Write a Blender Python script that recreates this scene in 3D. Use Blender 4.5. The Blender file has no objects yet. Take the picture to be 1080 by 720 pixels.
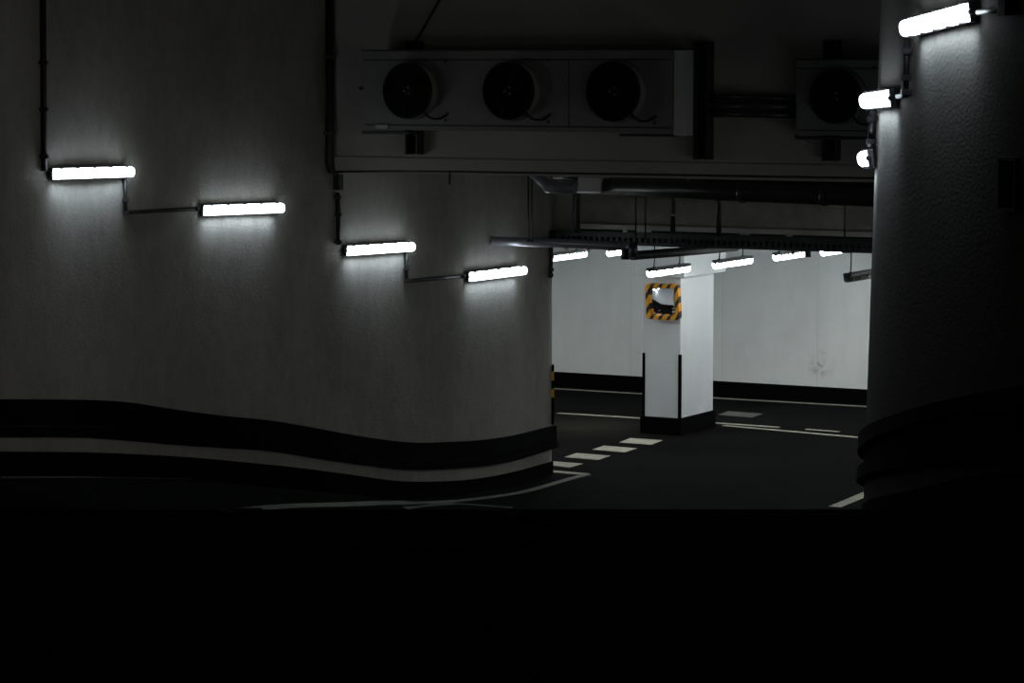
import bpy, bmesh, math, random
from mathutils import Vector, Matrix
random.seed(4)
scene = bpy.context.scene
COL = scene.collection

# ------------------------------------------------------------------ camera and sight lines
F = 3000.0                      # focal length in pixels of the 1080 x 720 frame (a 100 mm lens)
EYE = 5.45
HORIZON = 75.0
TH = math.atan((360 - HORIZON) / F)
CT, ST = math.cos(TH), math.sin(TH)
cam_d = bpy.data.cameras.new('camera')
cam_d.sensor_width = 36.0
cam_d.lens = 36.0 * F / 1080.0
cam_d.clip_start, cam_d.clip_end = 0.1, 200
cam = bpy.data.objects.new('camera', cam_d)
COL.objects.link(cam)
cam.location = (0, 0, EYE)
cam.rotation_euler = (math.pi / 2 - TH, 0, 0)
scene.camera = cam
vs = scene.view_settings
vs.view_transform = 'Standard'
vs.look = 'None'
vs.gamma = 1.0
vs.use_curve_mapping = False
vs.exposure = 0.0
w = bpy.data.worlds.new('world')
scene.world = w
w.use_nodes = True
w.node_tree.nodes['Background'].inputs[0].default_value = (0, 0, 0, 1)
w.node_tree.nodes['Background'].inputs[1].default_value = 0.0


def ray(px, py):
    u, v = (px - 540) / F, (360 - py) / F
    return Vector((u, CT + v * ST, -ST + v * CT))


def at(px, py, Y):
    r = ray(px, py)
    return Vector((0, 0, EYE)) + r * (Y / r.y)


def zof(py, Y):
    return at(540, py, Y).z


def on_z(px, py, z):
    r = ray(px, py)
    return Vector((0, 0, EYE)) + r * ((z - EYE) / r.z)


# ------------------------------------------------------------------ materials
def mat(name, col, rough=0.6, metal=0.0, spec=0.5, noise=None, bump=None, emit=None):
    m = bpy.data.materials.new(name)
    m.use_nodes = True
    nt = m.node_tree
    b = nt.nodes['Principled BSDF']
    b.inputs['Base Color'].default_value = (*col, 1)
    b.inputs['Roughness'].default_value = rough
    b.inputs['Metallic'].default_value = metal
    b.inputs['Specular IOR Level'].default_value = spec
    if noise or bump:
        tc = nt.nodes.new('ShaderNodeTexCoord')
    if noise:
        # noise = list of (scale, stretch_z, colour factor low, high, detail)
        cur = None
        for (sc, sz, lo, hi, det) in noise:
            mp = nt.nodes.new('ShaderNodeMapping')
            mp.inputs['Scale'].default_value = (1, 1, sz)
            nt.links.new(tc.outputs['Object'], mp.inputs['Vector'])
            n = nt.nodes.new('ShaderNodeTexNoise')
            n.inputs['Scale'].default_value = sc
            n.inputs['Detail'].default_value = det
            nt.links.new(mp.outputs['Vector'], n.inputs['Vector'])
            r = nt.nodes.new('ShaderNodeMapRange')
            r.inputs['From Min'].default_value = 0.3
            r.inputs['From Max'].default_value = 0.7
            r.inputs['To Min'].default_value = lo
            r.inputs['To Max'].default_value = hi
            nt.links.new(n.outputs['Fac'], r.inputs['Value'])
            if cur is None:
                cur = r.outputs['Result']
            else:
                mu = nt.nodes.new('ShaderNodeMath')
                mu.operation = 'MULTIPLY'
                nt.links.new(cur, mu.inputs[0])
                nt.links.new(r.outputs['Result'], mu.inputs[1])
                cur = mu.outputs[0]
        vm = nt.nodes.new('ShaderNodeVectorMath')
        vm.operation = 'SCALE'
        vm.inputs[0].default_value = col
        nt.links.new(cur, vm.inputs['Scale'])
        nt.links.new(vm.outputs[0], b.inputs['Base Color'])
    if bump:
        sc, st, dist = bump
        n = nt.nodes.new('ShaderNodeTexNoise')
        n.inputs['Scale'].default_value = sc
        n.inputs['Detail'].default_value = 4
        nt.links.new(tc.outputs['Object'], n.inputs['Vector'])
        bp = nt.nodes.new('ShaderNodeBump')
        bp.inputs['Strength'].default_value = st
        bp.inputs['Distance'].default_value = dist
        nt.links.new(n.outputs['Fac'], bp.inputs['Height'])
        nt.links.new(bp.outputs['Normal'], b.inputs['Normal'])
    if emit:
        b.inputs['Emission Color'].default_value = (*emit[0], 1)
        b.inputs['Emission Strength'].default_value = emit[1]
    return m


LAMP = 18.5
P_DOWN, P_UP, P_HUNG = 2.3, .55, 5.5     # watts of each wall lamp's lower and upper slot
M = {
    'wall': mat('ramp wall plaster', (.25, .236, .205), .8, noise=[(1.1, .35, .82, 1.12, 4), (9, .5, .9, 1.08, 3)], bump=(38, .45, .010)),
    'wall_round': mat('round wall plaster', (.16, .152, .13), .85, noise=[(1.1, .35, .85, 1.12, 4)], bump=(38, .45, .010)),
    'fascia': mat('header wall plaster', (.31, .30, .26), .85, noise=[(.8, 1, .88, 1.1, 4)], bump=(22, .3, .01)),
    'white': mat('white painted wall', (.76, .79, .78), .75, noise=[(.7, .6, .92, 1.05, 4), (5, .4, .97, 1.03, 3)], bump=(20, .15, .005)),
    'pillar': mat('white pillar paint', (.62, .65, .66), .7, noise=[(2, .6, .94, 1.04, 4)]),
    'concrete': mat('bare concrete', (.28, .27, .24), .9, noise=[(3, 1, .7, 1.2, 6)], bump=(30, .4, .01)),
    'ledge': mat('painted ledge', (.42, .41, .38), .85, noise=[(3, 1, .85, 1.1, 4)]),
    'ceiling': mat('ceiling concrete', (.2, .2, .19), .9),
    'ceiling_white': mat('white ceiling', (.7, .72, .72), .9),
    'asphalt': mat('dark floor coating', (.0048, .0048, .0047), .95, spec=.02, noise=[(.6, 1, .6, 1.5, 5), (14, 1, .8, 1.2, 3)], bump=(40, .2, .004)),
    'black': mat('black paint', (.0017, .0017, .002), .85, spec=.05),
    'rubber': mat('black rubber rail', (.0014, .0014, .0014), .75, spec=.05),
    'lane': mat('dirty lane line paint', (.17, .165, .135), .8, noise=[(1.2, 1, .45, 1.15, 5)]),
    'line': mat('floor line paint', (.37, .355, .285), .7, noise=[(5, 1, .7, 1.1, 5)]),
    'metal_pipe': mat('bright grey pipe', (.30, .30, .33), .28, .55),
    'worn': mat('worn floor paint', (.10, .10, .09), .8, noise=[(4, 1, .5, 1.1, 5)]),
    'faint': mat('faint floor mark', (.0055, .0055, .0052), .95, spec=.02, noise=[(3, 1, .3, 1.1, 5)]),
    'casing': mat('grey powder coated casing', (.15, .148, .138), .6, noise=[(2, 1, .93, 1.05, 3)]),
    'casing_light': mat('light casing end', (.42, .42, .40), .55),
    'fan': mat('black fan plastic', (.006, .006, .007), .6, spec=.2),
    'steel': mat('galvanised steel', (.28, .28, .28), .45, .7),
    'dark_steel': mat('dark steel', (.035, .035, .036), .55, .4),
    'pipe': mat('dark grey pipe', (.05, .05, .053), .32, .3),
    'pipe_light': mat('grey plastic pipe', (.16, .16, .175), .35),
    'conduit': mat('dark conduit', (.018, .018, .018), .5, spec=.4),
    'housing': mat('grey lamp tray', (.10, .10, .10), .55),
    'clip': mat('lamp clip', (.03, .03, .03), .5),
    'off': mat('unlit lamp cover', (.22, .22, .19), .3),
    'lit': mat('lit lamp cover', (.8, .8, .8), .4, emit=((.91, .98, 1.0), LAMP)),
    'lit_wall': mat('lit wall lamp cover', (.8, .8, .8), .4, emit=((.80, .90, 1.0), 5.6)),
    'yellow': mat('yellow paint', (.75, .40, .01), .5),
    'mirror': mat('convex mirror glass', (.85, .87, .95), .03, 1.0),
    'red': mat('dark red plastic', (.16, .02, .015), .5),
    'bolt': mat('bright bolt', (.7, .7, .7), .3, .9),
}


def wall_marks(m, stain):
    """faint board joints every couple of metres and one brownish smudge, multiplied into the paint"""
    nt = m.node_tree
    b = nt.nodes['Principled BSDF']
    src = b.inputs['Base Color'].links[0].from_socket
    tc = nt.nodes.new('ShaderNodeTexCoord')
    dt = nt.nodes.new('ShaderNodeVectorMath')
    dt.operation = 'DOT_PRODUCT'
    dt.inputs[1].default_value = (.878, -.479, 0)
    nt.links.new(tc.outputs['Object'], dt.inputs[0])

    def math_(op, a, v):
        n = nt.nodes.new('ShaderNodeMath')
        n.operation = op
        nt.links.new(a, n.inputs[0])
        if isinstance(v, (int, float)):
            n.inputs[1].default_value = v
        else:
            nt.links.new(v, n.inputs[1])
        return n.outputs[0]
    u = math_('FRACT', math_('MULTIPLY', math_('ADD', dt.outputs['Value'], stain[3]), .58), 0)
    seam = math_('MULTIPLY', math_('LESS_THAN', u, .009), .13)
    ds = nt.nodes.new('ShaderNodeVectorMath')
    ds.operation = 'DISTANCE'
    ds.inputs[1].default_value = stain[:3]
    nt.links.new(tc.outputs['Object'], ds.inputs[0])
    nz = nt.nodes.new('ShaderNodeTexNoise')
    nz.inputs['Scale'].default_value = 7
    nz.inputs['Detail'].default_value = 6
    nt.links.new(tc.outputs['Object'], nz.inputs['Vector'])
    mr = nt.nodes.new('ShaderNodeMapRange')
    mr.inputs['From Min'].default_value = .26
    mr.inputs['From Max'].default_value = .0
    nt.links.new(ds.outputs['Value'], mr.inputs['Value'])
    mn = nt.nodes.new('ShaderNodeMapRange')
    mn.inputs['From Min'].default_value = .48
    mn.inputs['From Max'].default_value = .62
    nt.links.new(nz.outputs['Fac'], mn.inputs['Value'])
    st = math_('MULTIPLY', math_('MULTIPLY', mr.outputs['Result'], mn.outputs['Result']), .75)
    fac = math_('MAXIMUM', st, seam)
    mx = nt.nodes.new('ShaderNodeMix')
    mx.data_type = 'RGBA'
    nt.links.new(fac, mx.inputs[0])
    nt.links.new(src, mx.inputs[6])
    mx.inputs[7].default_value = (.16, .13, .10, 1)
    nt.links.new(mx.outputs[2], b.inputs['Base Color'])


def stripes(name, a, b, scale, axis):
    """diagonal hazard stripes across the frame of the mirror"""
    m = mat(name, a, .45)
    nt = m.node_tree
    tc = nt.nodes.new('ShaderNodeTexCoord')
    dt = nt.nodes.new('ShaderNodeVectorMath')
    dt.operation = 'DOT_PRODUCT'
    dt.inputs[1].default_value = axis
    nt.links.new(tc.outputs['Object'], dt.inputs[0])
    mu = nt.nodes.new('ShaderNodeMath')
    mu.operation = 'MULTIPLY'
    mu.inputs[1].default_value = scale
    nt.links.new(dt.outputs['Value'], mu.inputs[0])
    fr = nt.nodes.new('ShaderNodeMath')
    fr.operation = 'FRACT'
    nt.links.new(mu.outputs[0], fr.inputs[0])
    gt = nt.nodes.new('ShaderNodeMath')
    gt.operation = 'GREATER_THAN'
    gt.inputs[1].default_value = .58
    nt.links.new(fr.outputs[0], gt.inputs[0])
    mx = nt.nodes.new('ShaderNodeMix')
    mx.data_type = 'RGBA'
    mx.inputs[6].default_value = (*a, 1)
    mx.inputs[7].default_value = (*b, 1)
    nt.links.new(gt.outputs[0], mx.inputs[0])
    nt.links.new(mx.outputs[2], nt.nodes['Principled BSDF'].inputs['Base Color'])
    return m


M['hazard'] = stripes('hazard stripes', (.72, .30, .008), (.012, .011, .01), 7.2, (1, 0, .62))


def floor_dust(m, c):
    """a patch of pale dust on the floor coating around c"""
    nt = m.node_tree
    b = nt.nodes['Principled BSDF']
    src = b.inputs['Base Color'].links[0].from_socket
    tc = nt.nodes.new('ShaderNodeTexCoord')
    ds = nt.nodes.new('ShaderNodeVectorMath')
    ds.operation = 'DISTANCE'
    ds.inputs[1].default_value = c
    nt.links.new(tc.outputs['Object'], ds.inputs[0])
    mr = nt.nodes.new('ShaderNodeMapRange')
    mr.inputs['From Min'].default_value = 1.7
    mr.inputs['From Max'].default_value = .2
    nt.links.new(ds.outputs['Value'], mr.inputs['Value'])
    nz = nt.nodes.new('ShaderNodeTexNoise')
    nz.inputs['Scale'].default_value = 1.6
    nz.inputs['Detail'].default_value = 5
    nt.links.new(tc.outputs['Object'], nz.inputs['Vector'])
    mu = nt.nodes.new('ShaderNodeMath')
    mu.operation = 'MULTIPLY'
    nt.links.new(mr.outputs['Result'], mu.inputs[0])
    nt.links.new(nz.outputs['Fac'], mu.inputs[1])
    mx = nt.nodes.new('ShaderNodeMix')
    mx.data_type = 'RGBA'
    nt.links.new(mu.outputs[0], mx.inputs[0])
    nt.links.new(src, mx.inputs[6])
    mx.inputs[7].default_value = (.035, .033, .025, 1)
    nt.links.new(mx.outputs[2], b.inputs['Base Color'])


floor_dust(M['asphalt'], tuple(on_z(618, 449, 0)))

# ------------------------------------------------------------------ mesh helpers
class MB:
    def __init__(self):
        self.bm = bmesh.new()

    def box(self, x0, x1, y0, y1, z0, z1, bev=0.0):
        r = bmesh.ops.create_cube(self.bm, size=1.0)
        vs_ = r['verts']
        for v in vs_:
            v.co = Vector(((x0 + x1) / 2 + v.co.x * (x1 - x0), (y0 + y1) / 2 + v.co.y * (y1 - y0), (z0 + z1) / 2 + v.co.z * (z1 - z0)))
        if bev:
            es = list({e for v in vs_ for e in v.link_edges})
            bmesh.ops.bevel(self.bm, geom=es, offset=bev, segments=2, affect='EDGES', profile=.7)
        return self

    def hexa(self, p):
        """8 points: 4 of the bottom ring, 4 of the top ring"""
        v = [self.bm.verts.new(q) for q in p]
        for f in ((3, 2, 1, 0), (4, 5, 6, 7), (0, 1, 5, 4), (1, 2, 6, 5), (2, 3, 7, 6), (3, 0, 4, 7)):
            self.bm.faces.new([v[i] for i in f])
        return self

    def tube(self, pts, r, seg=12):
        pts = [Vector(p) for p in pts]
        rings = []
        up = None
        for i, p in enumerate(pts):
            if i == 0:
                t = pts[1] - p
            elif i == len(pts) - 1:
                t = p - pts[i - 1]
            else:
                t = (pts[i + 1] - p).normalized() + (p - pts[i - 1]).normalized()
            t.normalize()
            if up is None:
                up = Vector((0, 0, 1)) if abs(t.z) < .9 else Vector((1, 0, 0))
            a = t.cross(up).normalized()
            b = a.cross(t).normalized()
            up = b
            k = 1.0
            if 0 < i < len(pts) - 1:
                c = max(.4, (pts[i + 1] - p).normalized().dot(t))
                k = 1 / c
            rings.append([self.bm.verts.new(p + (a * math.cos(q) * k + b * math.sin(q)) * r) for q in [2 * math.pi * j / seg for j in range(seg)]])
        for i in range(len(rings) - 1):
            for j in range(seg):
                f = self.bm.faces.new((rings[i][j], rings[i][(j + 1) % seg], rings[i + 1][(j + 1) % seg], rings[i + 1][j]))
                f.smooth = True
        self.bm.faces.new(rings[0][::-1])
        self.bm.faces.new(rings[-1])
        return self

    def lathe(self, prof, c, seg=36, axis='y'):
        """prof: (radius, height) pairs turned about an axis through c"""
        rings = []
        for (r, h) in prof:
            ring = []
            for j in range(seg):
                q = 2 * math.pi * j / seg
                a, b = r * math.cos(q), r * math.sin(q)
                co = (c[0] + a, c[1] + h, c[2] + b) if axis == 'y' else (c[0] + a, c[1] + b, c[2] + h)
                ring.append(self.bm.verts.new(co))
            rings.append(ring)
        for i in range(len(rings) - 1):
            for j in range(seg):
                f = self.bm.faces.new((rings[i][j], rings[i + 1][j], rings[i + 1][(j + 1) % seg], rings[i][(j + 1) % seg]))
                f.smooth = True
        self.bm.faces.new(rings[0])
        self.bm.faces.new(rings[-1][::-1])
        return self

    def strip(self, outer_b, outer_t, inner_t, inner_b):
        """solid strip from four matching polylines (a bent bar)"""
        n = len(outer_b)
        R = [[self.bm.verts.new(q) for q in (outer_b[i], outer_t[i], inner_t[i], inner_b[i])] for i in range(n)]
        for i in range(n - 1):
            for j in range(4):
                self.bm.faces.new((R[i][j], R[i][(j + 1) % 4], R[i + 1][(j + 1) % 4], R[i + 1][j]))
        self.bm.faces.new(R[0][::-1])
        self.bm.faces.new(R[-1])
        return self

    def build(self, name, m, parent=None, smooth=False):
        bmesh.ops.recalc_face_normals(self.bm, faces=self.bm.faces[:])
        me = bpy.data.meshes.new(name)
        self.bm.to_mesh(me)
        self.bm.free()
        me.materials.append(M[m] if isinstance(m, str) else m)
        o = bpy.data.objects.new(name, me)
        COL.objects.link(o)
        if parent:
            o.parent = parent
        if smooth:
            for p in me.polygons:
                p.use_smooth = True
        return o


def tag(o, label=None, cat=None, group=None, kind=None):
    if label:
        o['label'] = label
    if cat:
        o['category'] = cat
    if group:
        o['group'] = group
    if kind:
        o['kind'] = kind
    return o


def empty(name, label, cat, mtx=None, loc=None, group=None):
    o = bpy.data.objects.new(name, None)
    COL.objects.link(o)
    o.empty_display_size = .1
    if mtx is not None:
        o.matrix_world = mtx
    if loc is not None:
        o.location = loc
    return tag(o, label, cat, group)


def frame(origin, x, y):
    """matrix with local x and y axes as given (made orthonormal), z = x cross y"""
    x = Vector(x).normalized()
    y = Vector(y)
    y = (y - x * y.dot(x)).normalized()
    z = x.cross(y)
    m = Matrix.Identity(4)
    for i in range(3):
        m[i][0], m[i][1], m[i][2], m[i][3] = x[i], y[i], z[i], origin[i]
    return m


def smooth_curve(pts, n=14):
    out = []
    P = [Vector(p) for p in pts]
    P = [P[0] * 2 - P[1]] + P + [P[-1] * 2 - P[-2]]
    for i in range(1, len(P) - 2):
        for k in range(n):
            t = k / n
            a, b, c, d = P[i - 1], P[i], P[i + 1], P[i + 2]
            out.append(.5 * ((2 * b) + (c - a) * t + (2 * a - 5 * b + 4 * c - d) * t * t + (3 * b - a - 3 * c + d) * t ** 3))
    out.append(P[-2])
    return out


def lerp_table(tab, x):
    if x <= tab[0][0]:
        (x0, y0), (x1, y1) = tab[0], tab[1]
    elif x >= tab[-1][0]:
        (x0, y0), (x1, y1) = tab[-2], tab[-1]
    else:
        for i in range(len(tab) - 1):
            if tab[i][0] <= x <= tab[i + 1][0]:
                (x0, y0), (x1, y1) = tab[i], tab[i + 1]
                break
    return y0 + (y1 - y0) * (x - x0) / (x1 - x0)


def smooth_table(tab, x):
    """cubic through the table"""
    if x <= tab[0][0] or x >= tab[-1][0]:
        return lerp_table(tab, x)
    for i in range(len(tab) - 1):
        if tab[i][0] <= x <= tab[i + 1][0]:
            break
    h = tab[i + 1][0] - tab[i][0]

    def sl(k):
        if k == 0:
            return (tab[1][1] - tab[0][1]) / (tab[1][0] - tab[0][0])
        if k == len(tab) - 1:
            return (tab[k][1] - tab[k - 1][1]) / (tab[k][0] - tab[k - 1][0])
        return (tab[k + 1][1] - tab[k - 1][1]) / (tab[k + 1][0] - tab[k - 1][0])
    t = (x - tab[i][0]) / h
    a, b = tab[i][1], tab[i + 1][1]
    m0, m1 = sl(i) * h, sl(i + 1) * h
    return (2 * t ** 3 - 3 * t * t + 1) * a + (t ** 3 - 2 * t * t + t) * m0 + (-2 * t ** 3 + 3 * t * t) * b + (t ** 3 - t * t) * m1


# ------------------------------------------------------------------ plan of the place
# curved wall of the ramp, seen from the ramp: (bearing pixel, distance)
WALL_L = [(-160, 27.6), (-60, 28.6), (0, 29.3), (90, 30.6), (170, 31.5), (250, 32.4), (345, 33.7), (394, 34.5), (435, 35.2), (517, 36.8), (582, 38.3)]
plan = smooth_curve([((px - 540) / F * Y / CT, Y, 0) for px, Y in WALL_L])
AZ = [p.x / p.y for p in plan]
DIRL = Vector((.878, -.479, 0)).normalized()        # along the header wall, the beam and the back wall
DIRN = Vector((-DIRL.y * -1 * -1, 0, 0))
DIRN = Vector((-.479, -.878, 0)).normalized()       # out of those walls, towards the ramp
UP = Vector((0, 0, 1))


def wall_left(px, py, off=0.0):
    """point on the curved wall seen at a pixel, moved off the wall by off"""
    r = ray(px, py)
    a = r.x / r.y
    if a <= AZ[0]:
        i = 0
    elif a >= AZ[-1]:
        i = len(AZ) - 2
    else:
        i = max(k for k in range(len(AZ) - 1) if AZ[k] <= a)
    p, q = plan[i], plan[i + 1]
    # ray through origin with x = a*y meets segment
    d = q - p
    t = (a * p.y - p.x) / (d.x - a * d.y)
    c = p + d * t
    z = zof(py, c.y)
    j0, j1 = max(0, i - 3), min(len(plan) - 1, i + 4)
    tg = (plan[j1] - plan[j0]).normalized()
    n = Vector((tg.y, -tg.x, 0))
    return Vector((c.x, c.y, z)) + n * off, n, tg


LEAN = .0225
CC, CR = Vector((12.14, 21.1, 0)), 9.4              # round wall on the other side


def round_pt(ang, z, off=0.0):
    """ang in degrees: 0 faces the lane squarely, positive is nearer the camera"""
    q = math.radians(180 + ang)
    n = Vector((math.cos(q), math.sin(q), 0))
    return CC + n * (CR + off) + UP * z + Vector((LEAN * (z - 3.6), 0, 0)), n, Vector((-n.y, n.x, 0)) * -1


def round_px(px, py, off=0.0):
    r = ray(px, py)
    d = Vector((r.x, r.y))
    c = Vector((CC.x + LEAN * (zof(py, 22) - 3.6), CC.y))
    A, B, C = d.dot(d), -2 * d.dot(c), c.dot(c) - (CR + off) ** 2
    D = B * B - 4 * A * C
    if D < 0:
        D = 0
    t = (-B - math.sqrt(D)) / (2 * A)
    p = d * t
    ang = math.degrees(math.atan2(p.y - c.y, p.x - c.x)) - 180
    ang = (ang + 180) % 360 - 180
    return ang, zof(py, p.y)


_f0 = wall_left(348, 180)[0]
FAS0 = Vector((_f0.x, _f0.y, 0))
FAS_BOTTOM = _f0.z
FASM = frame(FAS0, DIRL, DIRN)                      # local x along, y out of the wall; z comes out downwards


def fas(px, py, off=0.0):
    """(x along, z) on a plane parallel to the header wall, off metres in front of it"""
    r = ray(px, py)
    o = Vector((0, 0, EYE))
    t = ((FAS0 + DIRN * off) - o).dot(DIRN) / r.dot(DIRN)
    p = o + r * t
    return (p - FAS0).dot(DIRL), p.z


def on_plane(px, py, base):
    """point seen at a pixel on the upright plane through base parallel to the header wall"""
    r = ray(px, py)
    o = Vector((0, 0, EYE))
    return o + r * ((base - o).dot(DIRN) / r.dot(DIRN))


# ------------------------------------------------------------------ floor
FLOOR_PY = [(-160, 492), (0, 502), (110, 503), (200, 505), (260, 509), (300, 513), (350, 518), (400, 523), (435, 526), (480, 522), (530, 513), (582, 500)]
zl_tab = []
for px in (-100, 0, 110, 200, 260, 300, 350, 400, 435, 480, 530):
    p = wall_left(px, smooth_table(FLOOR_PY, px))[0]
    zl_tab.append((p.x, max(p.z, 0.0)))
zl_tab.append((.45, 0.0))
zl_tab.append((1.0, 0.0))
CREST = on_z(540, 537, 3.95).y
print('crest', CREST, zl_tab)


def floor_z(x, y):
    zl = max(0.0, lerp_table(zl_tab, x)) if x < .45 else 0.0
    if y > 36.5 + x * .5:
        k = max(0, 1 - (y - 36.5 - x * .5) / 1.5) if x > -1 else 1
    else:
        k = 1
    if y <= CREST:
        zb = 3.95
    else:
        zb = max(0.0, 3.95 - .2 * (y - CREST) - .04 * min(1, (y - CREST)))
    return max(zl * k, zb)


def on_floor(px, py):
    r = ray(px, py)
    o = Vector((0, 0, EYE))
    lo = 6.0
    t = lo
    prev = t
    while t < 70:
        p = o + r * t
        if p.z < floor_z(p.x, p.y):
            a, b = prev, t
            for _ in range(30):
                m_ = (a + b) / 2
                p = o + r * m_
                if p.z < floor_z(p.x, p.y):
                    b = m_
                else:
                    a = m_
            return o + r * b
        prev = t
        t += .05
    return o + r * t


bm_ = MB()
ys = [4.5 + .5 * i for i in range(int((CREST - 4.5) / .5) + 1)]
if CREST - ys[-1] > .05:
    ys.append(CREST)
y = CREST
while y < 58:
    y += .25 if y < 42 else 1.0
    ys.append(y)
xs = [-12 + .25 * i for i in range(4 * 26 + 1)]
grid = [[bm_.bm.verts.new((x, y_, floor_z(x, y_))) for x in xs] for y_ in ys]
for i in range(len(ys) - 1):
    for j in range(len(xs) - 1):
        bm_.bm.faces.new((grid[i][j], grid[i][j + 1], grid[i + 1][j + 1], grid[i + 1][j]))
tag(bm_.build('floor', 'asphalt'), 'dark ramp floor running down to the lit parking level', 'floor', kind='structure')

# ------------------------------------------------------------------ walls
TOP = 7.2
# curved wall: front face follows the ramp, its back closes off the lit level
E = plan[-1].copy()
tgE = (plan[-1] - plan[-4]).normalized()
endB = E + Vector((-.20, .32, 0))
bk = MB()
fr_b = [bk.bm.verts.new((p.x, p.y, -.2)) for p in plan]
fr_t = [bk.bm.verts.new((p.x, p.y, TOP)) for p in plan]
for i in range(len(plan) - 1):
    f = bk.bm.faces.new((fr_b[i], fr_b[i + 1], fr_t[i + 1], fr_t[i]))
    f.smooth = True
eb, et = bk.bm.verts.new((endB.x, endB.y, -.2)), bk.bm.verts.new((endB.x, endB.y, TOP))
bk.bm.faces.new((fr_b[-1], eb, et, fr_t[-1]))
tag(bk.build('wall_left', 'wall'), 'curved grey plastered ramp wall carrying four lamps', 'wall', kind='structure')
back_far = endB - DIRL * 10
MB().hexa([endB + UP * -.2, back_far + UP * -.2, back_far - DIRN * .15 + UP * -.2, endB - DIRN * .01 + UP * -.2,
           endB + UP * 3.6, back_far + UP * 3.6, back_far - DIRN * .15 + UP * 3.6, endB - DIRN * .01 + UP * 3.6]).build('wall_left_back', 'white')
tag(bpy.data.objects['wall_left_back'], kind='structure')
_o = -DIRN
MB().hexa([endB - DIRL * .05 - DIRN * .02 + UP * .001, back_far - DIRN * .151 + UP * .001, back_far - DIRN * .17 + UP * .001, endB - DIRL * .05 - DIRN * .03 + UP * .001,
           endB - DIRL * .05 - DIRN * .02 + UP * .3, back_far - DIRN * .151 + UP * .3, back_far - DIRN * .17 + UP * .3, endB - DIRL * .05 - DIRN * .03 + UP * .3]).build('baseboard_left_back', 'black')
tag(bpy.data.objects['baseboard_left_back'], kind='structure')

# header wall over the opening
bx = MB()
a0 = FAS0 - DIRL * .3
a1 = FAS0 + DIRL * 11.5
th = DIRN * -.35
bx.hexa([a0 + UP * FAS_BOTTOM, a1 + UP * FAS_BOTTOM, a1 + th + UP * FAS_BOTTOM, a0 + th + UP * FAS_BOTTOM,
         a0 + UP * TOP, a1 + UP * TOP, a1 + th + UP * TOP, a0 + th + UP * TOP])
tag(bx.build('wall_front', 'fascia'), 'grey header wall above the opening, carrying the fan units', 'wall', kind='structure')
# lower lip of the header wall
gz = (fas(383, 165, .0)[1] + fas(745, 172.5, .0)[1]) / 2
b0, b1 = FAS0 + DIRL * .02, FAS0 + DIRL * 11.5
MB().hexa([b0 + UP * (FAS_BOTTOM - .01), b1 + UP * (FAS_BOTTOM - .01), b1 + DIRN * .035 + UP * (FAS_BOTTOM - .01), b0 + DIRN * .035 + UP * (FAS_BOTTOM - .01),
           b0 + UP * gz, b1 + UP * gz, b1 + DIRN * .035 + UP * gz, b0 + DIRN * .035 + UP * gz]).build('trim_1', 'fascia')
tag(bpy.data.objects['trim_1'], 'plaster lip along the bottom of the header wall', 'trim', kind='structure')

# round wall
ra = MB()
angs = [-75 + 2.5 * i for i in range(int((75 + 75) / 2.5) + 1)]
vb, vt = [], []
for a in angs:
    p, n, t = round_pt(a, 0)
    vb.append(ra.bm.verts.new(round_pt(a, -.3)[0]))
    vt.append(ra.bm.verts.new(round_pt(a, TOP)[0]))
for i in range(len(angs) - 1):
    f = ra.bm.faces.new((vb[i], vb[i + 1], vt[i + 1], vt[i]))
    f.smooth = True
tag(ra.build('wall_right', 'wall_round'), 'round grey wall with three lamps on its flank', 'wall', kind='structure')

# back wall of the lit level
bw0 = at(584, 407, 49.2)
BW = Vector((bw0.x, bw0.y, 0))
c0, c1 = BW - DIRL * 12, BW + DIRL * 14
MB().hexa([c0 - UP * .2, c1 - UP * .2, c1 - DIRN * .3 - UP * .2, c0 - DIRN * .3 - UP * .2,
           c0 + UP * 3.6, c1 + UP * 3.6, c1 - DIRN * .3 + UP * 3.6, c0 - DIRN * .3 + UP * 3.6]).build('wall_back', 'white')
tag(bpy.data.objects['wall_back'], 'white painted wall at the far side of the lit level', 'wall', kind='structure')
zb_ = (on_plane(584, 392.2, BW).z + on_plane(915, 410, BW).z) / 2
MB().hexa([c0 - UP * .05, c1 - UP * .05, c1 + DIRN * .02 - UP * .05, c0 + DIRN * .02 - UP * .05,
           c0 + UP * zb_, c1 + UP * zb_, c1 + DIRN * .02 + UP * zb_, c0 + DIRN * .02 + UP * zb_]).build('baseboard_back', 'black')
tag(bpy.data.objects['baseboard_back'], 'black painted band at the foot of the white far wall', 'baseboard', kind='structure')
_sm = on_plane(866, 385, BW)
wall_marks(M['white'], (_sm.x, _sm.y, _sm.z, 40 - on_plane(882.5, 340, BW).dot(DIRL) + 100 * 1.0))
MB().box(9.6, 9.8, 29.5, 46.5, -.1, 4.7).build('wall_side', 'white')
tag(bpy.data.objects['wall_side'], 'white side wall of the lit level behind the round wall', 'wall', kind='structure')
MB().box(-8.2, -8.0, 43.2, 54, -.1, 3.6).build('wall_end', 'white')
tag(bpy.data.objects['wall_end'], 'white end wall of the lit level behind the curved wall', 'wall', kind='structure')
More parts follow.
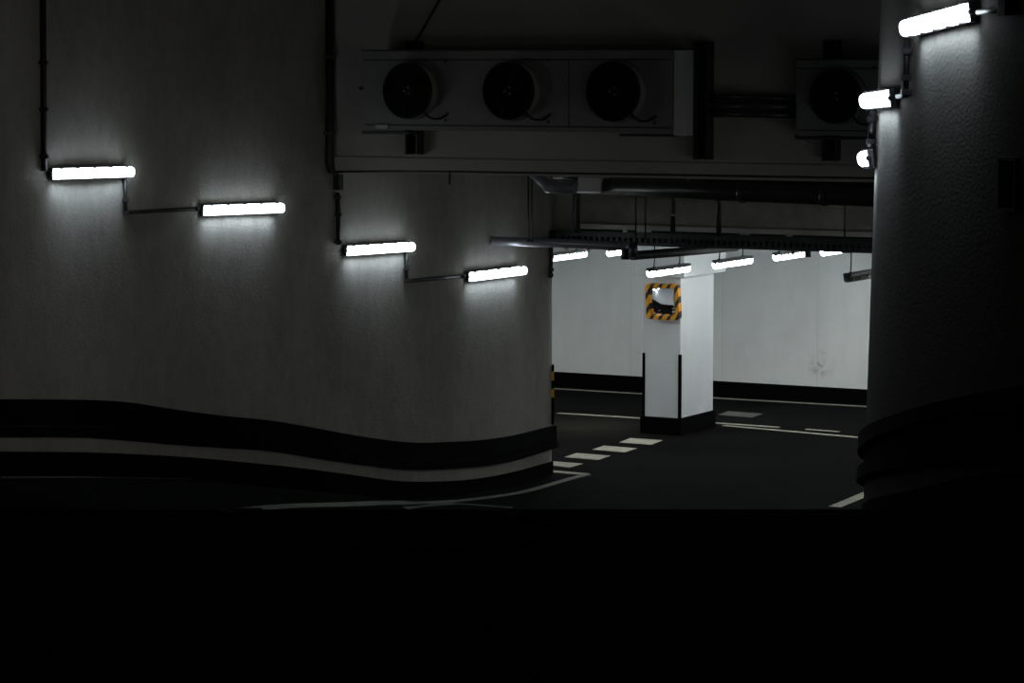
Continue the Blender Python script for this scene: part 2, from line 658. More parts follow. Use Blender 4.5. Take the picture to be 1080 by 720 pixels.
# ceiling of the lit level, ceiling of the ramp
BEAM = at(605, 246, 40.5)
BEAM.z = 0
q0 = [BEAM - DIRL * 14 - DIRN * .3, BEAM + DIRL * 12 - DIRN * .3, c1 - DIRN * .3, c0 - DIRN * .3]
MB().hexa([p + UP * 3.5 for p in q0] + [p + UP * 3.7 for p in q0]).build('ceiling', 'ceiling_white')
tag(bpy.data.objects['ceiling'], kind='structure')
MB().box(-13, 14, 3, 36, TOP, TOP + .2).build('ceiling_ramp', 'ceiling')
tag(bpy.data.objects['ceiling_ramp'], kind='structure')
q1 = [FAS0 - DIRL * 3 - DIRN * .35, FAS0 + DIRL * 11.5 - DIRN * .35, BEAM + DIRL * 12 - DIRN * .3, BEAM - DIRL * 6 - DIRN * .3]
MB().hexa([p + UP * 4.6 for p in q1] + [p + UP * 4.8 for p in q1]).build('ceiling_passage', 'ceiling')
tag(bpy.data.objects['ceiling_passage'], kind='structure')

# deep beam behind the pipes, with a paler ledge at its foot
zbb = zof(250, 40.5)
zlt = on_plane(608, 235.5, BEAM).z
d0, d1 = BEAM.copy(), BEAM + DIRL * 9
MB().hexa([d0 + UP * zbb, d1 + UP * zbb, d1 - DIRN * .35 + UP * zbb, d0 - DIRN * .35 + UP * zbb,
           d0 + UP * 4.6, d1 + UP * 4.6, d1 - DIRN * .35 + UP * 4.6, d0 - DIRN * .35 + UP * 4.6]).build('trim_2', 'concrete')
tag(bpy.data.objects['trim_2'], 'rough dark concrete beam across the opening behind the pipes', 'beam', kind='structure')
MB().hexa([d0 + UP * (zbb - .02), d1 + UP * (zbb - .02), d1 + DIRN * .05 + UP * (zbb - .02), d0 + DIRN * .05 + UP * (zbb - .02),
           d0 + UP * zlt, d1 + UP * zlt, d1 + DIRN * .05 + UP * zlt, d0 + DIRN * .05 + UP * zlt]).build('trim_3', 'ledge')
tag(bpy.data.objects['trim_3'], 'paler ledge along the foot of the concrete beam', 'trim', kind='structure')
# haunch of the curved wall that carries the beam
zh = zof(251, 38.6)
h0 = at(556, 300, 38.35)
h1 = at(605, 300, 38.6)
h0.z = h1.z = 0
nn = Vector((0, 2.2, 0))
MB().hexa([h0 + UP * zh, h1 + UP * zh, h1 + nn + UP * zh, h0 + nn + UP * zh,
           h0 + UP * 4.6, h1 + UP * 4.6, h1 + nn + UP * 4.6, h0 + nn + UP * 4.6]).build('trim_4', 'wall')
tag(bpy.data.objects['trim_4'], 'concrete haunch at the end of the curved wall under the header', 'haunch', kind='structure')

# ------------------------------------------------------------------ bands and rails on the curved wall
BAND_TOP = [(-160, 420), (0, 420.7), (93, 421.5), (135, 424), (173, 430), (233, 438), (283, 443), (330, 451), (380, 460), (435, 466.5), (480, 465.5), (505, 464), (540, 459), (583, 448.5)]
BAND_BOT = [(-160, 458), (0, 459.7), (83, 460), (133, 463), (190, 468), (280, 474), (333, 482), (380, 489), (430, 494.5), (480, 493), (505, 491), (540, 485), (583, 471.5)]
GREY_BOT = [(-160, 475), (0, 476), (100, 477), (200, 482), (260, 487.5), (310, 492.5), (360, 499), (420, 507), (460, 507.5), (500, 505), (540, 497.7), (583, 486)]
PXS = [-160 + 12 * i for i in range(62)] + [582]


def wall_strip(name, top_tab, bot_tab, off, m, parent=None, extra=0.0, frac=(0, 1), inner=0.0):
    ob, ot, it, ib = [], [], [], []
    for px in PXS:
        yt, yb = smooth_table(top_tab, px), smooth_table(bot_tab, px)
        y_t = yb + (yt - yb) * frac[1]
        y_b = yb + (yt - yb) * frac[0]
        pt, n, tg = wall_left(px, y_t)
        pb = wall_left(px, y_b)[0]
        ex = tg * extra if px == PXS[-1] else Vector((0, 0, 0))
        ob.append(pb + n * off + ex)
        ot.append(pt + n * off + ex)
        it.append(pt + n * inner + ex)
        ib.append(pb + n * inner + ex)
    return MB().strip(ob, ot, it, ib).build(name, m, parent)


p0 = wall_left(0, 440)[0]
rl = empty('bumper_rail', 'black two-board bumper rail following the curved lamp wall', 'bumper rail', loc=(0, 0, 0))
wall_strip('upper_board', BAND_TOP, BAND_BOT, .05, 'rubber', rl, .05, (.30, 1), .002)
wall_strip('lower_board', BAND_TOP, BAND_BOT, .07, 'rubber', rl, .05, (0, .27), .002)
bl = wall_strip('baseboard_left', GREY_BOT, FLOOR_PY, .015, 'black', None, .015, (0, 1), .002)
tag(bl, 'black painted skirting at the foot of the curved lamp wall', 'baseboard', kind='structure')

# ------------------------------------------------------------------ rails on the round wall
R1T = [(913, 457), (920, 450), (930, 444.5), (947, 438), (975, 429), (1005, 421), (1080, 407), (1120, 400)]
R1B = [(913, 474), (920, 467), (930, 461), (947, 454), (975, 444.5), (1005, 437), (1080, 424), (1120, 417)]
R2T = [(913, 491), (920, 486.5), (930, 483), (947, 478), (975, 471), (1005, 466), (1080, 454), (1120, 448)]
R2B = [(913, 506), (920, 501), (930, 498), (947, 493.5), (975, 489), (1018, 483.5), (1080, 475.5), (1120, 470)]
RGB_ = [(913, 528.5), (920, 526), (930, 523.5), (947, 520), (975, 513), (1018, 503), (1050, 499), (1080, 497), (1120, 494)]


def round_table(tab):
    """turn a pixel table into (angle, z)"""
    out = []
    for px, py in tab:
        if px > 914:
            out.append(round_px(px, py))
    out.sort()
    return out


def round_strip(name, top, bot, off, m, parent=None, a0=-40, a1=30):
    T, B = round_table(top), round_table(bot)

    def lin(tab, a):
        # beyond the last seen bearing carry the slope of the ramp on
        if a < tab[0][0]:
            return tab[0][1] + (a - tab[0][0]) * (tab[-1][1] - tab[0][1]) / (tab[-1][0] - tab[0][0])
        if a > tab[-1][0]:
            return tab[-1][1] + (a - tab[-1][0]) * (tab[-1][1] - tab[0][1]) / (tab[-1][0] - tab[0][0])
        return lerp_table(tab, a)
    ob, ot, it, ib = [], [], [], []
    a = a0
    while a <= a1:
        zt, zb2 = lin(T, a), lin(B, a)
        if zb2 > zt:
            zb2 = zt - .05
        ob.append(round_pt(a, zb2, off)[0])
        ot.append(round_pt(a, zt, off)[0])
        it.append(round_pt(a, zt, .002)[0])
        ib.append(round_pt(a, zb2, .002)[0])
        a += 1.25
    return MB().strip(ob, ot, it, ib).build(name, m, parent)


tag(round_strip('bumper_rail', R1T, R1B, .06, 'rubber'), 'upper black bumper rail wrapped around the round wall', 'bumper rail', 'rails of the round wall')
tag(round_strip('bumper_rail', R2T, R2B, .06, 'rubber'), 'lower black bumper rail wrapped around the round wall', 'bumper rail', 'rails of the round wall')
tag(round_strip('trim_5', R1B, R2T, .01, 'black'), 'black painted band between the two rails of the round wall', 'painted band', kind='structure')
low = [(px, py + 90) for px, py in RGB_]
tag(round_strip('baseboard_right', RGB_, low, .012, 'black'), 'black painted skirting at the foot of the round wall', 'baseboard', kind='structure')


# ------------------------------------------------------------------ lamps
def capsule(mb, L, y0, y1, hz, seg=10, round_end=.07):
    """rounded cover along x: flat at y0 (tray side), bulging to y1"""
    prof = []
    for i in range(seg + 1):
        q = math.pi * i / seg
        prof.append((abs(math.sin(q)) ** .6, math.copysign(abs(math.cos(q)) ** .75, math.cos(q))))
    xs_ = []
    for i in range(6):
        q = i / 5 * math.pi / 2
        xs_.append((-L / 2 + round_end * (1 - math.sin(q)), .62 + .38 * math.sin(q) if i else .55))
    xs_ += [(-x, s) for x, s in xs_[::-1]]
    rings = []
    for x, s in xs_:
        rings.append([mb.bm.verts.new((x, y0 + (y1 - y0) * a * (0.5 + .5 * s), hz * b * s)) for a, b in prof])
    n = seg + 1
    for i in range(len(rings) - 1):
        for j in range(n - 1):
            f = mb.bm.faces.new((rings[i][j], rings[i][j + 1], rings[i + 1][j + 1], rings[i + 1][j]))
            f.smooth = True
        mb.bm.faces.new((rings[i][n - 1], rings[i][0], rings[i + 1][0], rings[i + 1][n - 1]))
    mb.bm.faces.new(rings[0])
    mb.bm.faces.new(rings[-1][::-1])
    return mb


def lamp_parts(root, L, lit=True, hz=.068, cover='lit'):
    """local x along, y away from what it is fixed to"""
    t = MB().box(-L / 2 + .01, L / 2 - .01, .0, .045, -hz - .006, hz + .006, .012)
    t.build('tray', 'housing', root)
    capsule(MB(), L - .03, .046, .125, hz).build('diffuser', cover if lit else 'off', root)
    g = MB()
    g.lathe([(.016, -.02), (.022, -.01), (.022, .0), (.016, .02)], (0, 0, 0), 12, 'y')
    bmesh.ops.rotate(g.bm, verts=g.bm.verts[:], cent=(0, 0, 0), matrix=Matrix.Rotation(math.pi / 2, 3, 'Z'))
    bmesh.ops.translate(g.bm, verts=g.bm.verts[:], vec=(-L / 2 - .008, .04, 0))
    g.build('cable_gland', 'clip', root)
    for k in range(5):
        x = -L / 2 + .10 + k * (L - .2) / 4
        for s in (-1, 1):
            c = MB().box(x - .013, x + .013, .018, .092, s * hz - .009, s * hz + .011, .002)
            c.build('clip', 'clip', root)


def front_light(root, L, pw, spread=170):
    """light leaving the front of the cover"""
    ld = bpy.data.lights.new('tube_light', 'AREA')
    ld.shape = 'RECTANGLE'
    ld.size, ld.size_y = L * .88, .06
    ld.energy = pw
    ld.color = (1.0, .97, .91)
    ld.spread = math.radians(spread)
    lo = bpy.data.objects.new('tube_light', ld)
    COL.objects.link(lo)
    lo.parent = root
    lo.matrix_local = Matrix.Translation((0, .130, 0)) @ Matrix.Rotation(math.pi / 2, 4, 'X')


def lamp(name, label, a, b, out, group, lit=True, tilt=0.0, hz=.068, front=1.5, spread=170):
    """a, b: the two ends on the surface it is fixed to; out: direction away from it"""
    x = (b - a)
    L = x.length
    m = frame((a + b) / 2, x, out)
    m = m @ Matrix.Rotation(tilt, 4, 'X')
    root = empty(name, label, 'lamp', m, group=group)
    lamp_parts(root, L, lit, hz, 'lit_wall')
    # light leaving the lower and the upper slot between tray and wall (world down and up)
    front_light(root, L, front, spread)
    zdn = -1 if m.to_3x3().col[2].z > 0 else 1
    for s, pw in ((zdn, P_DOWN), (-zdn, P_UP)):
        ld = bpy.data.lights.new('tube_light', 'AREA')
        ld.shape = 'RECTANGLE'
        ld.size, ld.size_y = L * .92, .05
        ld.energy = pw
        ld.color = (.72, .86, 1.0)
        ld.spread = math.radians(100)
        lo = bpy.data.objects.new('tube_light', ld)
        COL.objects.link(lo)
        lo.parent = root
        lo.matrix_local = Matrix.Translation((0, .055, s * (hz + .012))) @ Matrix.Rotation(0 if s < 0 else math.pi, 4, 'X') @ Matrix.Rotation((-1 if s < 0 else 1) * math.radians(12), 4, 'X')
    return root


OFF = .10
for (pa, pb, lab) in (
        ((49, 183), (132, 180.5), 'lit tube lamp on the curved wall, topmost of the four stepping down'),
        ((209, 221.5), (291, 218.5), 'lit tube lamp on the curved wall, second of four from the top'),
        ((360, 264), (428, 259.5), 'lit tube lamp on the curved wall below the corner of the header wall'),
        ((489, 291.5), (546, 284.5), 'lit tube lamp on the curved wall, lowest of four, just below the grey pipe')):
    A, na, _ = wall_left(pa[0], pa[1], OFF)
    B, nb, _ = wall_left(pb[0], pb[1], OFF)
    A, B = A - na * (OFF - .03), B - nb * (OFF - .03)
    r = lamp('tube_lamp', lab, A, B, na + nb, 'lamps on the curved wall', tilt=.06, hz=.057)
    print('lamp', (A - B).length, A, B)
for (a_c, py, dz, pw, lab) in (
        (10.4, 20.5, .085, 9, 'lit tube lamp on the round wall, the highest and seen longest'),
        (-.4, 104, .03, 14, 'short-looking lit tube lamp on the round wall in front of the single fan unit'),
        (-7.6, 167, .05, 16, 'lit tube lamp seen end-on at the edge of the round wall'),
        (-22, 232, .05, 1, 'lit tube lamp just out of sight around the bend of the round wall'),
        (-30, 268, .05, 1.5, 'lit tube lamp hidden around the bend of the round wall, lower down'),
        (-38.5, 300, .05, 7.5, 'lit tube lamp hidden around the bend of the round wall, lowest of all')):
    h = math.degrees(.62 / CR)
    c, n, t = round_pt(a_c, 0, .03)
    z = zof(py, c.y)
    A = round_pt(a_c + h, z + dz / 2, .03)[0]
    B = round_pt(a_c - h, z - dz / 2, .03)[0]
    # gland at the near end, so local x runs from near to far; out of the wall stays +y
    r = lamp('tube_lamp', lab, A, B, n, 'lamps on the round wall', tilt=-.12 if a_c > -15 else -.5, spread=170 if a_c > -15 else 120, hz=.061, front=pw)

# hung lamps of the lit level
DIRR = Vector((.479, .878, 0)).normalized()
HZ = 2.66
hung = [
    ((597, 269), True, 'lit hanging lamp cut off by the end of the curved wall'),
    ((661, 263.5), True, 'lit hanging lamp half hidden behind the black pipe elbows'),
    ((705.5, 284.5), True, 'lit hanging lamp in front of the pillar head, above the striped mirror'),
    ((773, 276), True, 'lit hanging lamp beside the pillar head, second of the row from the mirror'),
    ((835, 268), True, 'lit hanging lamp behind the small hanging bracket, third of the row from the mirror'),
    ((884, 263), True, 'lit hanging lamp, mostly behind the cable tray, last of its row'),
    ((911, 290), False, 'unlit hanging lamp cut off by the round wall'),
]
CEIL = 3.5


def hang(c, lit, lab, ceil=CEIL):
    L = 1.24
    A, B = c - DIRR * L / 2, c + DIRR * L / 2
    m = frame(c, DIRR, (0, 0, -1))
    root = empty('hanging_lamp', lab, 'lamp', m, group='lamps hanging over the lit level')
    lamp_parts(root, L, lit, .055)
    for x in (-.47, .36):
        wq = MB().tube([(x - .02, .02, 0), (x, -.10, 0), (x, c.z - ceil + .01, 0)], .009, 6)
        wq.build('suspension_wire', 'conduit', root)
        MB().box(x - .03, x + .01, -.012, .05, -.02, .02, .003).build('hanger_clip', 'clip', root)
    if lit:
        front_light(root, L, P_HUNG)
    return root


for (px, py), lit, lab in hung:
    c = on_z(px, py, HZ)
    c.z = HZ + .06
    if not lit:
        c = c + UP * 0
    hang(c, lit, lab, 3.12 if px == 705.5 else CEIL)
hang(Vector((-1.4, 45.0, HZ + .06)), True, 'added hanging lamp hidden behind the curved wall near the white far wall')  # unseen, added to brighten the white far wall
hang(Vector((-.15, 41.6, HZ + .06)), True, 'lit hanging lamp behind the end of the curved wall, seen only in the striped mirror')
hang(Vector((-2.4, 41.0, HZ + .06)), True, 'lit hanging lamp deep behind the curved wall, seen only in the striped mirror')

for k in (1, 2):  # two lit lamps added out of sight to raise the level's light
    c = on_z(911, 290, HZ) + DIRR * 2.2 * k
    c.z = HZ + .06
    hang(c, True, ('added unseen hanging lamp behind the round wall, next after the unlit one', 'added unseen hanging lamp behind the round wall, farthest from the unlit one')[k - 1])

for (x, y_, ce, lab) in ((7.3, 39.4, CEIL, 'added unseen hanging lamp beyond the beam, off to the side behind the round wall'),  # unseen lamps added to brighten the lit level and the walls near it
                         (8.5, 41.4, CEIL, 'added unseen hanging lamp near the far side wall behind the round wall'),
                         (6.5, 34.0, 4.6, 'added hanging lamp on long wires before the beam, hidden by the round wall'),
                         (8.2, 32.8, 4.6, 'added hanging lamp on long wires near the side wall, hidden by the round wall'),
                         (5.5, 35.9, 4.6, 'added hanging lamp on long wires just before the beam, hidden by the round wall'),
                         (-.35, 46.9, CEIL, 'added hanging lamp close to the white far wall, hidden by the curved wall'),
                         (-3.4, 44.6, CEIL, 'added unseen hanging lamp far off behind the curved wall')):
    hang(Vector((x, y_, HZ + .06)), True, lab, ce)

# ------------------------------------------------------------------ pillar with mirror
PC = on_z(717, 459, 0)                              # foot of the corner facing the ramp
PT = zof(292, PC.y)


def solve(direction, px):
    lo, hi = 0, 4
    for _ in range(50):
        m_ = (lo + hi) / 2
        p = PC + direction * m_
        q = 540 + F * p.x / (p.y * CT + (EYE - .9) * ST)
        if (direction.x < 0) == (q > px):
            lo = m_
        else:
            hi = m_
    return lo


e_ = .035
w1 = solve(-DIRL, 678.5)
w2 = solve(DIRR, 752)
print('pillar', PC, PT, w1, w2)
PM = frame(PC, DIRR, -DIRL)                         # local x back along the right face, y along the left face; z up
pil = empty('pillar', 'white square pillar with black foot, standing in the lit level and carrying the mirror', 'pillar', PM)
pil['kind'] = 'thing'
PB = zof(441, PC.y)
MB().box(0, w2, 0, w1, 0, PT + .01).build('shaft', 'pillar', pil)
MB().box(-e_, w2 + e_, -e_, w1 + e_, 0, PB, .006).build('foot', 'black', pil)
zt = CEIL - .004
MB().box(-.11, w2 + .2, -.11, w1 + .11, PT, zt, .01).build('head', 'pillar', pil)
gt_ = zof(374, PC.y)
for (x, y_) in ((0, 0), (0, w1)):
    g = MB()
    s = 1 if y_ == 0 else -1
    g.box(-.012, .03, y_ - .012, y_ + .012, PB, gt_)
    if y_ == 0:
        g.box(-.012, .012, -.012, .03, PB, gt_)
    else:
        g.box(-.012, .012, w1 - .03, w1 + .012, PB, gt_)
    g.build('corner_guard', 'black', pil)

# traffic mirror on the left face (local x of mirror runs along -DIRL reversed, y out = -DIRR)
c = on_plane(699.5, 318, PC + DIRN * .16)
mm = frame(c, DIRL, UP.cross(DIRL) * 1)
mir = empty('traffic_mirror', 'square convex traffic mirror with yellow and black striped frame on the pillar', 'mirror', frame(c, DIRL, DIRN))
tl_ = mir.matrix_world.inverted()
# local: x along DIRL, y out of the pillar, z = x cross y
sgn = 1 if mir.matrix_world.to_3x3().col[2].z > 0 else -1
HW, HH = .275, .27
fr_ = MB()


def rrect(hw, hh, r, n=6):
    out = []
    for (sx, sz, a0) in ((1, 1, 0), (-1, 1, 90), (-1, -1, 180), (1, -1, 270)):
        for k in range(n + 1):
            q = math.radians(a0 + 90 * k / n)
            out.append((sx * (hw - r) + r * math.cos(q), sz * (hh - r) + r * math.sin(q)))
    return out


ro = rrect(HW, HH, .06)
ri = rrect(HW - .06, HH - .06, .03)
rings = []
for prof, y_ in ((ro, -.05), (ro, .03), ([(x * .985, z * .985) for x, z in ro], .045), (ri, .045), (ri, -.01)):
    rings.append([fr_.bm.verts.new((x, y_, z)) for x, z in prof])
n = len(ro)
for i in range(len(rings) - 1):
    for j in range(n):
        fr_.bm.faces.new((rings[i][j], rings[i][(j + 1) % n], rings[i + 1][(j + 1) % n], rings[i + 1][j]))
fr_.bm.faces.new(rings[0])
fr_.build('frame', 'hazard', mir)
gl = MB()
N = 12
gv = []
for i in range(N + 1):
    row = []
    for j in range(N + 1):
        x = (i / N - .5) * 2 * (HW - .058)
        z = (j / N - .5) * 2 * (HH - .058)
        row.append(gl.bm.verts.new((x, .034 - (x * x + z * z) * .62, z)))
    gv.append(row)
for i in range(N):
    for j in range(N):
        f = gl.bm.faces.new((gv[i][j], gv[i + 1][j], gv[i + 1][j + 1], gv[i][j + 1]))
        f.smooth = True
gl.build('mirror_glass', 'mirror', mir)
MB().tube([(0, -.05, 0), (0, -.155, 0)], .03, 10).build('bracket', 'dark_steel', mir)
mir.matrix_world = mir.matrix_world @ Matrix.Rotation(sgn * math.radians(-6), 4, 'X')

# yellow and black edge guard on the end of the curved wall
eg = MB()
cg = empty('corner_guard', 'yellow and black striped edge guard on the end of the curved wall', 'corner guard', loc=(E.x, E.y, zof(443, E.y)))
zs = [447, 419, 410, 401, 391.5, 385]
for i, mname in enumerate(('black', 'yellow', 'black', 'yellow', 'black')):
    z0, z1 = zof(zs[i], E.y) - cg.location.z, zof(zs[i + 1], E.y) - cg.location.z
    MB().box(-.01, .032, -.012, .12, z0, z1).build('band', mname, cg)

# ------------------------------------------------------------------ floor markings


def paint(name, poly, m, label, group=None, h=.004, cat='floor marking'):
    mb = MB()
    pts = [on_floor(px, py) for px, py in poly]
    b = [mb.bm.verts.new(p + UP * .0005) for p in pts]
    t = [mb.bm.verts.new(p + UP * h) for p in pts]
    mb.bm.faces.new(t)
    mb.bm.faces.new(b[::-1])
    for i in range(len(b)):
        j = (i + 1) % len(b)
        mb.bm.faces.new((b[i], b[j], t[j], t[i]))
    return tag(mb.build(name, m), label, cat, group)


def paint_line(name, path, width, m, label, group=None, n=8, h=.006):
    pts = smooth_curve([(px, py, 0) for px, py in path], n) if len(path) > 2 else [Vector((*path[0], 0)).lerp(Vector((*path[1], 0)), i / 12) for i in range(13)]
    W = [on_floor(p.x, p.y) for p in pts]
    ob, ot, it, ib = [], [], [], []
    for i, p in enumerate(W):
        t = W[min(i + 1, len(W) - 1)] - W[max(i - 1, 0)]
        s = Vector((t.y, -t.x, 0)).normalized() * width / 2

        def q(v, dz):
            return Vector((v.x, v.y, floor_z(v.x, v.y) + dz))
        ob.append(q(p + s, .001))
        ot.append(q(p + s, h))
        it.append(q(p - s, h))
        ib.append(q(p - s, .001))
    return tag(MB().strip(ob, ot, it, ib).build(name, m), label, 'floor marking', group)


dash = [
    ([(653, 466.5), (665, 462), (699, 464.3), (687, 469)], 'pale painted dash on the dark floor nearest the pillar'),
    ([(624.5, 474), (637, 470), (672, 472.8), (659, 477)], 'pale painted dash, second of the row leading to the pillar'),
    ([(595.5, 482), (608, 477.8), (644, 480.6), (631, 485)], 'pale painted dash, third of the row leading to the pillar'),
    ([(566, 489), (578, 486), (615, 489), (601, 493)], 'pale painted dash half behind the end of the curved wall'),
]
for poly, lab in dash:
    paint('floor_dash', poly, 'line', lab, 'dashes leading to the pillar')
paint('floor_patch', [(757.5, 437.4), (768, 433.5), (805, 436.4), (793, 440.2)], 'worn', 'worn grey painted patch on the floor behind the pillar')
BL = 'lines along the lit level'
paint_line('floor_line', [(500, 404.6), (584, 409.8), (753, 419.7), (914, 428.8), (1010, 434.4)], .11, 'line', 'thin white line along the black foot of the far wall', BL)
paint_line('floor_line', [(588, 435.7), (640, 438.8), (753, 446), (822, 450.7)], .11, 'line', 'long white line crossing the floor behind the pillar', BL)
paint_line('floor_line', [(763, 448.7), (909, 461.7), (960, 466.4)], .1, 'line', 'long pale line running from beside the pillar foot to the round wall', BL)
paint_line('floor_line', [(850, 452.7), (885, 455.4)], .09, 'line', 'short pale line stub near the round wall', BL)
paint_line('floor_line', [(560, 495.6), (583, 497.2), (619, 500.3)], .16, 'line', 'white line end turning behind the curved wall', BL)
paint_line('floor_line', [(619.5, 500.4), (600, 505.3), (563, 516), (540, 521), (500, 526.5), (457, 530), (407, 530.4), (363, 532), (300, 534), (232, 540)], .12, 'lane', 'curved white lane line sweeping around the foot of the lamp wall')
_lp = [Vector((-2.1 + 1.4 * math.cos(q), 41.3 + .75 * math.sin(q), 0)) for q in [math.radians(-60 + 12 * k) for k in range(24)]]
_mb = MB()
_n = [Vector((p.x + 2.1, p.y - 41.3, 0)).normalized() * .06 for p in _lp]
_mb.strip([p + d + UP * .001 for p, d in zip(_lp, _n)], [p + d + UP * .006 for p, d in zip(_lp, _n)], [p - d + UP * .006 for p, d in zip(_lp, _n)], [p - d + UP * .001 for p, d in zip(_lp, _n)])
tag(_mb.build('floor_line', 'line'), 'white looping floor line behind the curved wall, seen in the striped mirror', 'floor marking')
paint_line('floor_line', [(427, 536.2), (455, 533), (485, 531.6), (540, 535.3)], .08, 'worn', 'faint worn line crossing the curved lane line')
paint_line('floor_line', [(0, 503.6), (60, 503.2), (110, 503.4), (160, 504), (228, 505.5)], .05, 'worn', 'faint pale line at the foot of the lamp wall')
paint_line('floor_line', [(880, 534.6), (895, 528.6), (925, 516), (990, 489)], .16, 'line', 'yellowish line beside the foot of the round wall')
paint_line('floor_line', [(462, 592), (500, 632), (530, 668), (575, 718)], .03, 'faint', 'faint rubbed line on the black ramp top close by', n=4)
paint_line('floor_line', [(285, 545), (315, 562), (360, 575), (430, 579), (520, 577), (575, 569), (600, 560), (560, 548), (530, 545)], .03, 'faint', 'faint looping mark on the black ramp top', n=4)  # barely paler looping strip on the near slab


# ------------------------------------------------------------------ fan units on the header wall
def hwall(name, label, cat, x, z, group=None):
    """a frame on the header wall: x along, y out, z up"""
    m = Matrix.Identity(4)
    o = FAS0 + DIRL * x + UP * z
    for i in range(3):
        m[i][0], m[i][1], m[i][2], m[i][3] = DIRL[i], DIRN[i], UP[i], o[i]
    return empty(name, label, cat, m, group=group)


def fas_l(px, py, off, x0, z0):
    x, z = fas(px, py, off)
    return x - x0, z - z0


def fan_parts(root, cx, cz, r, y_face):
    """shroud, guard, blades and hub of one fan"""
    sh = MB().lathe([(r * 1.06, y_face), (r * 1.03, y_face + .02), (r * 1.0, y_face + .14), (r * .96, y_face + .145), (r * .93, y_face + .12), (r * .93, y_face - .02)], (cx, 0, cz), 40)
    s = sh.build('fan_shroud', 'casing', root)
    bk_ = MB().lathe([(r * .928, y_face - .015), (r * .928, y_face + .012)], (cx, 0, cz), 32)
    bk_.build('fan_throat', 'fan', s)
    gd = MB()
    for k in range(7):
        rr = r * (.30 + .1 * k)
        gd.tube([(cx + rr * math.cos(q), y_face + .155, cz + rr * math.sin(q)) for q in [2 * math.pi * j / 36 for j in range(37)]], .006, 5)
    for k in range(6):
        q = 2 * math.pi * k / 6 + .3
        gd.tube([(cx + r * .2 * math.cos(q), y_face + .16, cz + r * .2 * math.sin(q)), (cx + r * .99 * math.cos(q), y_face + .15, cz + r * .99 * math.sin(q))], .007, 5)
    gd.build('fan_guard', 'fan', s)
    rim = MB().lathe([(r * 1.012, y_face + .12), (r * 1.02, y_face + .15), (r * .99, y_face + .165), (r * .93, y_face + .15), (r * .93, y_face + .12)], (cx, 0, cz), 40)
    rim.build('guard_ring', 'fan', s)
    hb = MB().lathe([(r * .30, y_face + .02), (r * .30, y_face + .12), (r * .22, y_face + .14)], (cx, 0, cz), 24)
    hb.build('hub', 'fan', s)
    for k in range(3):
        q = 1.1 + 2.1 * k
        x, z = cx + .13 * r * math.cos(q), cz + .13 * r * math.sin(q)
        MB().lathe([(.010, y_face + .139), (.010, y_face + .15), (.004, y_face + .155)], (x, 0, z), 10).build('bolt', 'bolt', s)
    bl_ = MB()
    for k in range(5):
        q = 2 * math.pi * k / 5
        for sgn_ in (0,):
            pr = []
            for (rr, dq, dy) in ((.3, -.28, .03), (.9, -.33, .02), (.9, .33, .09), (.3, .28, .10)):
                pr.append(Vector((cx + rr * r * math.cos(q + dq), y_face + dy, cz + rr * r * math.sin(q + dq))))
            up_ = Vector((0, .012, 0))
            bl_.hexa(pr + [p + up_ for p in pr])
    bl_.build('fan_blades', 'fan', s)
    # cable loop leaving the shroud
    a = math.radians(-48)
    p0 = Vector((cx + r * 1.0 * math.cos(a), y_face + .12, cz + r * math.sin(a)))
    cb = MB().tube(smooth_curve([p0, p0 + Vector((.06, -.03, -.07)), p0 + Vector((.16, -.09, -.08)), p0 + Vector((.25, -.118, -.02))], 5), .013, 6)
    cb.build('fan_cable', 'fan', s)
    return s


def unit(label, face, fans, y0, y1, seams, end_cover):
    """face: (px0, px1, py_top, py_bot0) of the front"""
    x0, zt_ = fas(face[0], face[2], y1)
    x1, _ = fas(face[1], face[2], y1)
    _, zb0 = fas(face[0], face[3], y1)
    root = hwall('fan_unit', label, 'fan unit', x0, zb0)
    W_, H_ = x1 - x0, zt_ - zb0
    print('unit', W_, H_)
    MB().box(0, W_, y0, y1, 0, H_, .006).build('casing', 'casing', root)
    # folded edges of the front
    MB().box(-.004, W_ + .004, y1 - .03, y1 + .008, H_ * .905, H_ + .005, .003).build('edge_flange', 'casing', root)
    MB().box(-.004, W_ + .004, y1 - .03, y1 + .008, -.005, H_ * .05, .003).build('edge_flange', 'casing', root)
    MB().box(-.01, W_ + .01, y0, y1 + .02, H_ + .005, H_ + .022, .003).build('top_cap', 'dark_steel', root)
    sm = MB()
    for px in seams:
        x = fas(px, 95, y1)[0] - x0
        sm.box(x - .004, x + .004, y1 - .01, y1 + .003, H_ * .05, H_ * .9)
    sm.box(.02, W_ - .02, y1 - .01, y1 + .003, H_ * .885, H_ * .90)
    sm.box(.02, W_ - .02, y1 - .01, y1 + .003, H_ * .052, H_ * .068)
    sm.build('panel_seam', 'dark_steel', root)
    for (px, py, r) in fans:
        cx, cz = fas(px, py, y1 + .15)
        fan_parts(root, cx - x0, cz - zb0, r, y1)
        for sx in (1.35,):
            for sz in (1.07, -1.07):
                MB().lathe([(.016, 0), (.016, .012), (.008, .014)], (cx - x0 + sx * r, y1, cz - zb0 + sz * r), 10).build('screw', 'dark_steel', root)
    if end_cover:
        MB().box(W_ + .008, W_ + .135, y0, y1 - .01, -.035, H_ + .005, .008).build('end_cover', 'casing_light', root)
        MB().box(W_ + .012, W_ + .03, y1 - .0099, y1 - .008, H_ * .45, H_ * .51).build('warning_sticker', 'yellow', root)
    return root, x0, zb0, W_, H_


